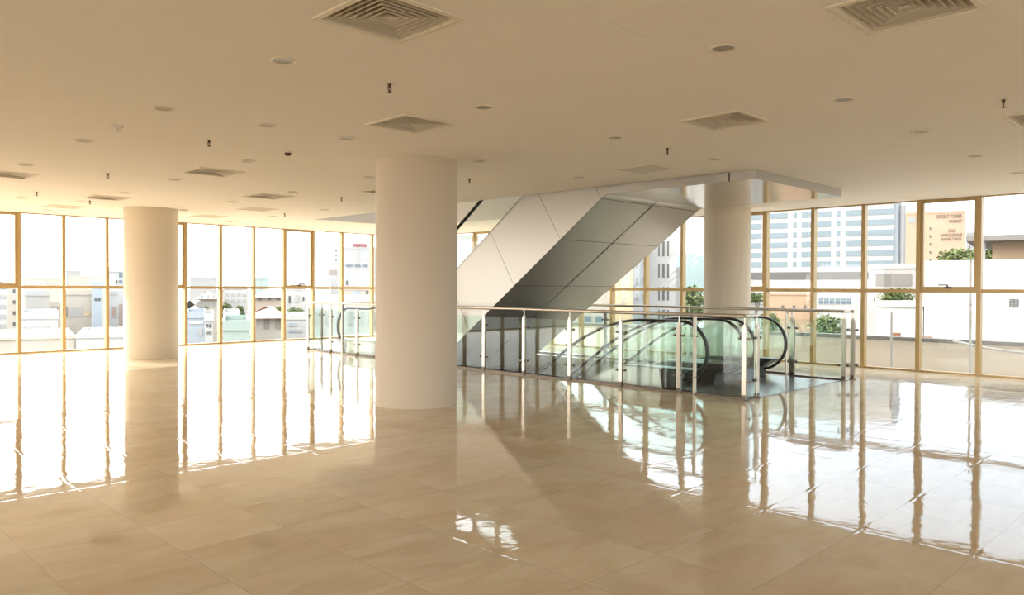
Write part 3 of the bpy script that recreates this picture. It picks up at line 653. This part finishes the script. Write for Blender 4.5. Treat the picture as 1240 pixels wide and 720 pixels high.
# large white boundary building close by
def whitewall_extra(root, fc, bx, zt, a1, zb, back):
    a, z1 = fc.hit(1223, 362); c, z0 = fc.hit(1233, 371)
    b = MB()
    for q in range(5):
        t = z0+(z1-z0)*q/4.; bx(b, a, c, -.05, -.01, t-.02, t+.02)
    for q in (a, c, (a+c)/2): bx(b, q-.02, q+.02, -.05, -.01, z0, z1)
    b.build('wall_vent', 'b_dark', root)
building('high blank white wall close behind the terrace at right', 1119.5, 1300, 314, 34, UR, 't_white', 4, extra=whitewall_extra, cat='building', name='white_building', par=.0, free=True)
building('lower white wall section with a planter opening beside the high white wall', 1062, 1118.0, 371, 35.6, UR, 't_white', 3, par=.25, name='white_building', free=True)
def louv_extra(root, fc, bx, zt, a1, zb, back):
    a, z1 = fc.hit(1062, 331); c, z0 = fc.hit(1103, 346)
    b = MB()
    for q in range(7): t = z0+(z1-z0)*q/6.; bx(b, a, c, -.06, 0, t-.05, t+.05)
    b.build('louvre', 'b_grey', root)
building('white roof structure with grey shutters above the green planter', 1052, 1110, 325, 48, UR, 'b_white', 8, wins=[(1060.5, 331, 1079.5, 346, 'b_roof'), (1081.5, 331, 1104, 346, 'b_conc')], par=.3, name='rooftop_house')
# overhanging roof house at the right edge
def over_extra(root, fc, bx, zt, a1, zb, back):
    b = MB(); bx(b, -1.1, a1+1, -1.6, 8, zt-.1, zt+.18); b.build('roof', 'b_roof', root)
    b = MB(); bx(b, -.35, -.25, -1.3, -1.2, zb, zt); b.build('post', 'b_grey', root)
building('peach rooftop house under a broad grey roof slab at the right edge', 1201, 1300, 289.5, 40, UR, 'b_peach', 7, par=0, extra=over_extra, name='rooftop_house')

def foliage(b, cx, cy, cz, rx, ry, rz, n, s):
    for _ in range(n):
        while True:
            p = Vector((random.uniform(-1, 1), random.uniform(-1, 1), random.uniform(-1, 1)))
            if .25 < p.length < 1: break
        p = p*(.75+.25*random.random()); q = Vector((cx+p.x*rx, cy+p.y*ry, cz+p.z*rz))
        e1 = Vector((random.gauss(0, 1), random.gauss(0, 1), random.gauss(0, .6))).normalized(); e2 = e1.cross(Vector((random.gauss(0, 1), random.gauss(0, 1), random.gauss(0, 1)))).normalized()
        k = s*random.uniform(.6, 1.3); b.add([q+e1*k, q+e2*k*.6, q-e1*k, q-e2*k*.6], [(0, 1, 2, 3)])
def tree(label, px, ytop, ybot, wpx, d, zb=GZ, name='tree', cat='tree', n=900):
    r = ray(px, 349)*(d/F); x, y = r[0], r[1]; k = d/F; zt = CAMH-(ytop-348)*k; zl = CAMH-(ybot-348)*k; rad = wpx*k/2
    root = empty(name, (x, y, zb)); tag(root, label, cat)
    b = MB(); b.cyl(0, 0, 0, max(zl-zb+ (zt-zl)*.4, .3), max(.08, rad*.04), 8, max(.04, rad*.02))
    for _ in range(4):
        a = random.uniform(0, 6.28); b.tube([(0, 0, (zl-zb)*.9), (rad*.5*cos(a), rad*.5*sin(a), (zl+zt)/2-zb)], max(.04, rad*.02), 5)
    b.build('trunk', 'bark', root)
    b = MB(); hz = (zt-zl)/2
    for q in range(6):
        a = random.uniform(0, 6.28); rr = rad*.5*random.random()
        foliage(b, rr*cos(a), rr*sin(a), zl-zb+hz*(1+random.uniform(-.2, .2)), rad*.8, rad*.8, hz*.95, n//5, max(rad*.085, .1))
    b.build('crown', 'leaf', root)
    return root
tree('green bushes in the planter below the grey shutters', 1083, 346, 372, 44, 41, zb=-3.2, name='planter_bush', cat='bush')
tree('leafy tree tops over the high white wall', 1160, 297, 325, 58, 60)
tree('small leafy tree beside the peach rooftop house', 1199, 296, 320, 22, 54)
tree('dense green tree outside behind the short bent guardrail', 1006, 376, 420, 46, 40)
tree('yellow-green tree by the mountain, left of the rear column', 838, 344, 400, 62, 120, n=1500)
tree('green tree right behind the rear round column', 915, 352, 368, 30, 90)
tree('tall green tree beyond the far newel', 933, 372, 410, 26, 46)

# terrace right outside the right wall
tag(MB().box(XR+.12, 17.2, -9, 24, -.45, -.28).build('terrace', 't_cream'), 'pale terrace slab directly outside the right windows', 'terrace', kind='structure')
root = empty('parapet_wall', (17.1, 8, -.28)); tag(root, 'low beige parapet outside the right windows with grey coping', 'parapet')
b = MB(); b.box(-.08, .08, -17, 16, 0, .66); b.build('wall', 't_cream', root)
b = MB(); b.box(-.13, .13, -17, 16, .66, .74); b.build('coping', 'b_conc', root)
for yy, zt, l in ((5.65, 1.0, 'thin white pole standing at the terrace parapet behind the guardrail end'), (4.22, 2.05, 'taller thin white pole on the terrace outside the sash window')):
    b = MB(); b.tube([(0, 0, 0), (.01, .01, (zt+.28)*.5), (.03, .02, zt+.28)], .022, 8); o = b.build('white_pole', 'pvc', loc=(16.6, yy, -.28)); tag(o, l, 'pole')
root = empty('water_pipe', (16.86, 3.2, .46)); tag(root, 'white pvc water pipe sagging along the parapet with a tap', 'pipe')
b = MB(); b.tube([(0, 1.4-.25*i, -.02-.16*sin(pi*i/10)) for i in range(11)], .025, 8); b.build('pipe', 'pvc', root, True)
b = MB(); b.tube([(0, -1.1, -.7), (0, -1.1, .28)], .03, 8); b.tube([(0, -1.1, .12), (0, -1.4, .22)], .022, 8); b.cyl(0, -1.1, .26, .34, .05, 10); b.build('tap', 'pvc', root)
def on_x(px, py_, X): r = ray(px, py_); t = X/r[0]; return O+r*t
for px_, py_, l in ((1085, 417, 'rust red brick block standing on the wall ledge behind the white pole'), (1121, 414, 'rust red clay pot on the ledge beside the sash window mullion')):
    P_ = on_x(px_, py_, 20.5); P_[2] = on_x(1085, 417, 20.5)[2]
    b = MB()
    if px_ < 1100: b.box(-.06, .06, -.09, .09, 0, .30)
    else: b.lathe(0, 0, [(.0001, 0), (.09, 0), (.13, .22), (.15, .24), (.12, .24), (.0001, .2)], 16)
    o = b.build('brick_block' if px_ < 1100 else 'clay_pot', 'brick', loc=tuple(P_)); tag(o, l, 'brick' if px_ < 1100 else 'pot')
P_ = on_x(1085, 417, 20.5)
tag(MB().box(20.2, 20.8, -8, 24, GZ, P_[2]).build('ledge_wall', 't_white'), 'white ledge wall between the terrace and the high white wall', 'wall', kind='structure')

# lower buildings seen beside the rear column
building('low peach-white building with cluttered roof edge beyond the far newel', 926, 984, 357, 75, UR, 'b_peach', 12, wins=grid_w(948, 975, 3, 372, 372, 1, 3, 5, 'b_dark'), par=.2)
building('white building with a row of glazed windows behind the short guardrail', 985, 1061, 354, 70, UR, 'b_white', 12, wins=grid_w(994, 1028, 6, 364, 364, 1, 5.4, 7.5, 'b_win'))
building('white annex building under the tall tree by the far newel', 900, 935, 368, 94, UR, 'b_white', 10)
building('white tower house with stacked slit windows left of the mountain', 785, 818, 268, 95, UR, 't_white', 12,
         wins=[(a, b_, a+w_, c, 'b_dark') for (b_, c) in ((292, 310), (319.5, 336), (347.5, 363.5), (375, 392)) for a, w_ in ((797.3, 1.6), (802, 2.8), (808, 2))], name='tower_house')
building('low white annex at the foot of the slit-window tower house', 818, 826, 328, 100, UR, 'b_white', 10)
building('pale blue-grey building between orange facade and tower house', 766, 785, 285, 90, UR, 'l_blue', 12, wins=grid_w(771, 780, 2, 300, 360, 4, 3, 8, 'b_grey'))
building('bright orange building behind the foot of the rising escalator', 700, 766, 296, 80, UR, 'b_orange', 12, wins=grid_w(715, 755, 4, 330, 400, 3, 4, 12, 'b_cream'))
building('white building with pale blue windows seen under the rising escalator', 640, 738, 330, 62, UR, 'b_cream', 10, wins=grid_w(712, 725, 2, 391, 414, 2, 8, 17, 'b_win')+grid_w(660, 690, 3, 391, 414, 2, 8, 17, 'b_win'))
building('pale high-rise glimpsed through the upper escalator glass', 552, 580, 287, 220, UR, 'b_white', 14, wins=grid_w(557, 572, 3, 293, 330, 4, 3, 5, 'b_grey'))

# hill
b = MB(); prof = [(-500, 0), (-200, 110), (0, 190), (120, 215), (250, 175), (420, 160), (600, 105), (900, 60), (1300, 0)]
r = ray(826, 349)*(2600/F); base = Vector((r[0], r[1])); uu = Vector((_rt[0], _rt[1])).normalized(); ff = Vector((_fw[0], _fw[1])).normalized()
NX, NY = 60, 14; hv = []; random.seed(3)
def hprof(s):
    for (a, za), (c, zc_) in zip(prof, prof[1:]):
        if a <= s <= c: t = (s-a)/(c-a); t = t*t*(3-2*t); return za+(zc_-za)*t
    return 0
for i in range(NX):
    s = -500+1800*i/(NX-1)
    for j in range(NY):
        t = j/(NY-1)*2-1; P2 = base+uu*(s-120)+ff*(t*500); hv.append((P2.x, P2.y, GZ+max(0, hprof(s)*(1-t*t)*.62+random.uniform(-4, 4))))
b.add(hv, [(i*NY+j, (i+1)*NY+j, (i+1)*NY+j+1, i*NY+j+1) for i in range(NX-1) for j in range(NY-1)])
tag(b.build('hill', 'hill', None, True), 'wooded hill coloured with blue haze on the horizon left of the rear column', 'hill', kind='structure')

# --- left side town
bl = building
bl('pale block with many small windows at the left edge', -30, 9, 349, 60, UL, 'l_white', 12, wins=grid_w(-6, 5, 3, 359, 395, 4, 3, 5, 'l_grey'))
bl('cream tower house with narrow balconies at far left', 9, 24, 344, 82, UL, 'l_cream', 12, wins=grid_w(17, 20, 1, 352, 392, 4, 3, 4, 'b_dark'))
bl('light grey flat-roofed block with blank wall at far left', 31, 60, 358, 75, UL, 'l_grey', 10)
bl('long white block with a brown lower storey at far left', 25, 70, 386, 55, UL, 'l_white', 10, wins=[(29, 396, 59, 405, 'l_conc')])
bl('cream house with grey shutters behind the third window post', 60, 74, 371, 88, UL, 'l_cream', 9, wins=[(64, 373, 70, 383, 'b_roof')])
bl('wide cream commercial block left of the rear left column', 77, 111, 357, 70, UL, 'l_cream', 12, wins=[(79, 371, 82, 383, 'b_roof'), (84, 371, 99, 383, 'l_grey'), (78, 396, 82, 406, 'l_conc'), (102, 379, 109, 382, 'b_orange')])
bl('blue-grey narrow house with two dark openings', 112, 124, 348, 65, UL, 'l_blue', 9, wins=[(114.5, 361, 118, 364, 'b_dark'), (119, 361, 121.5, 364, 'b_dark'), (115, 396, 118.5, 402, 'b_dark')])
bl('white and brick striped tower house left of the rear column', 130, 150, 329, 80, UL, 'l_white', 10, wins=[(144, 330, 148, 336, 'b_win'), (144, 339, 148, 343, 'b_win'), (140, 339, 142, 343, 'b_dark'), (133, 352, 141, 357, 'l_grey'), (136, 372, 141, 384, 'l_tile'), (144, 368, 148, 396, 'l_tile'), (136, 395, 143, 402, 'b_roof')])
bl('distant grey rooftop cluster on the skyline left', 80, 98, 329, 260, UL, 'l_grey', 20)
bl('distant low white roof line at left', 28, 74, 338, 300, UL, 'l_cream', 20, wins=grid_w(40, 66, 4, 343, 343, 1, 3, 2, 'l_grey'))
bl('distant white slab on the skyline beside the third post', 84, 126, 336, 220, UL, 'l_cream', 20)
bl('pale low terrace roof right below the left windows', -20, 90, 411, 40, UL, 'l_cream', 14, par=.15, name='terrace_roof')
bl('second pale low roof below the left windows', 92, 216, 408, 42, UL, 'l_white', 12, par=.15, name='terrace_roof')
bl('grey-walled house with hipped pale roof right of the rear left column', 226, 246, 364, 70, UL, 'l_cream', 9, roof=('b_roof', 1.6), wins=grid_w(232, 241, 2, 379, 379, 1, 4, 7, 'b_roof'), par=0)
bl('pale blue house with a white balcony right of the rear left column', 227, 249, 385, 58, UL, 'l_blue', 8, wins=[(229, 389, 246, 392, 'l_white'), (240, 398, 245, 406, 'l_grey')])
bl('small white house with two tiny dark windows', 248, 258, 389, 47, UL, 'l_white', 8, wins=[(250, 392, 252, 396, 'b_dark'), (253.5, 392, 256, 396, 'b_dark'), (250, 401, 256, 404, 'b_roof')])
bl('beige house under the skyline right of the rear left column', 240, 263, 352, 95, UL, 'l_cream', 10, wins=grid_w(245, 259, 3, 359, 369, 2, 3, 4, 'l_grey'), roof=('l_tile', 1.0), par=0)
bl('white terrace house with grey doors below the trees', 271, 290, 387, 49, UL, 'l_white', 8, wins=[(274, 392, 276.5, 397, 'l_grey'), (279, 391, 283, 398, 'b_roof')])
bl('pale green netted low shed below the trees', 270, 302, 400, 38, UL, 'l_teal', 8)
bl('white balconied house behind the trees', 271, 299, 350, 100, UL, 'l_white', 10, wins=grid_w(275, 296, 4, 356, 364, 2, 4, 4, 'l_grey'))
bl('pale red-roofed long skyline building', 268, 300, 343, 230, UL, 'l_peach', 14, roof=('l_tile', 2), par=0)
bl('flat grey skyline building above the pale blue house', 230, 262, 338, 250, UL, 'l_grey', 14)
bl('cream house with two tall brown doors beside the trees', 310, 342, 372, 58, UL, 'l_cream', 9, wins=[(319.5, 385, 326.5, 398, 'l_conc'), (333, 385, 340, 398, 'l_conc')], roof=('l_tile', .8), par=0)
bl('pink-walled house behind the cream house', 309, 343, 350, 90, UL, 'l_peach', 10, wins=grid_w(315, 337, 3, 361, 361, 1, 4, 5, 'b_roof'), roof=('l_tile', 1.0), par=0)
bl('small teal rooftop building on the skyline', 308, 325, 338, 180, UL, 'l_teal', 10)
bl('white apartment block with dark windows left of the guardrail end', 347, 371, 351, 104, UL, 'l_white', 10, wins=[(349.5, 358, 352, 367, 'b_dark'), (357, 357, 363, 366, 'l_grey'), (366.5, 359, 368.5, 364, 'b_dark')])
bl('pale white slab block behind the handle sash', 352, 371, 319, 200, UL, 'l_white', 14)
bl('low blue-striped house below the handle sash', 346, 374, 387, 70, UL, 'l_white', 8, wins=[(350, 391, 360, 395, 'l_blue'), (350, 399, 366, 402, 'l_blue')])
bl('blank pale grey slab block above the guardrail end', 382, 400, 312.5, 190, UL, 'l_white', 14, wins=[(399, 326.5, 408.5, 333.5, 'l_conc')])
bl('slim white block with three tiny windows above the guardrail end', 400.5, 410, 301, 210, UL, 'l_white', 14, wins=grid_w(407, 407, 1, 304, 315, 3, 1.4, 2, 'b_dark'))
def hosp_extra(root, fc, bx, zt, a1, zb, back):
    a, z1 = fc.hit(426, 294.5); c, z0 = fc.hit(445, 299.5)
    b = MB(); bx(b, a, c, -.05, .1, z0, z1)
    for q in (a+.2, c-.2): bx(b, q-.06, q+.06, 0, .12, zt, z0)
    b.build('sign_board', 'pinkboard', root)
    lettering(root, fc, 'HOTEL', 427, 444, 297, 3.8, 'red', back, zb, .2)
    lettering(root, fc, 'NEW  ASIA  INN', 419, 445, 321.3, 3.6, 'blue', back, zb, .2)
bl('tall pale block with red rooftop letters and dark name beside the near column', 415, 470, 301.5, 180, UL, 'l_grey', 16,
   wins=grid_w(427, 445, 3, 307, 314, 2, 2.2, 2, 'l_blue')+[(419, 339.5, 422, 345, 'b_dark'), (421.5, 329, 423, 337, 'l_blue')], extra=hosp_extra, name='lettered_building')
bl('white house in front of the lettered block', 432, 449, 331, 150, UL, 'l_white', 10)
bl('pink low house with dark cars below beside the near column', 416, 470, 351, 90, UL, 'l_peach', 10, wins=[(426, 352, 436, 363, 'l_blue'), (443, 352, 446, 357, 'b_dark')])
bl('greenish glass-walled low building behind the guardrail end', 378, 470, 366, 56, UL, 'l_white', 10, wins=grid_w(385, 450, 6, 385, 385, 1, 7, 16, 'l_grey'))
tree('dense green trees right of the rear left column, left one', 275, 366, 391, 15, 70, n=1200)
tree('rounded green trees right of the rear left column, right one', 290, 369, 391, 12, 74, n=900)
tree('sparse olive tree by the pale blue house', 241, 370, 388, 20, 86)
tree('green hedge tree in front of the white apartment block', 358, 372, 386, 27, 84)
tree('pale green shrub tree beside the cream house', 338, 371, 388, 12, 74)

# ------------------------------------------------------------------ light
w = bpy.data.worlds.new('sky'); sc.world = w; w.use_nodes = True; nt = w.node_tree; nt.nodes.clear()
out = nt.nodes.new('ShaderNodeOutputWorld'); bg = nt.nodes.new('ShaderNodeBackground'); tc = nt.nodes.new('ShaderNodeTexCoord')
dot = nt.nodes.new('ShaderNodeVectorMath'); dot.operation = 'DOT_PRODUCT'; dot.inputs[1].default_value = (-.75, .55, .35)
mr = nt.nodes.new('ShaderNodeMapRange'); mr.inputs[1].default_value = -.5; mr.inputs[2].default_value = .4
mx = nt.nodes.new('ShaderNodeMix'); mx.data_type = 'RGBA'; mx.inputs[6].default_value = (.76, .88, 1.0, 1); mx.inputs[7].default_value = (1.0, .97, .92, 1)
st = nt.nodes.new('ShaderNodeMapRange'); st.inputs[1].default_value = -.45; st.inputs[2].default_value = .4; st.inputs[3].default_value = 1.7; st.inputs[4].default_value = 3.8
nt.links.new(tc.outputs['Generated'], dot.inputs[0]); nt.links.new(dot.outputs['Value'], mr.inputs[0]); nt.links.new(dot.outputs['Value'], st.inputs[0])
nt.links.new(mr.outputs[0], mx.inputs[0]); nt.links.new(mx.outputs[2], bg.inputs[0]); nt.links.new(st.outputs[0], bg.inputs[1]); nt.links.new(bg.outputs[0], out.inputs[0])
sun = bpy.data.lights.new('sun', 'SUN'); sun.energy = 4.5; sun.angle = R(.8); sun.color = (1, .93, .82)
so = bpy.data.objects.new('sun', sun); C.objects.link(so); el = R(29.5)
dv = Vector((.34*cos(el), -.94*cos(el), -sin(el))); so.rotation_euler = dv.to_track_quat('-Z', 'Y').to_euler(); so.location = (-10, 30, 20)

sc.view_settings.view_transform = 'Standard'; sc.view_settings.look = 'None'; sc.view_settings.gamma = 1; sc.view_settings.use_curve_mapping = False
sc.view_settings.exposure = .94
sc.cycles.max_bounces = 14; sc.cycles.diffuse_bounces = 7; sc.cycles.glossy_bounces = 6; sc.cycles.transparent_max_bounces = 24
sc.cycles.use_denoising = True; sc.cycles.sample_clamp_indirect = 12
sc.cycles.caustics_reflective = True
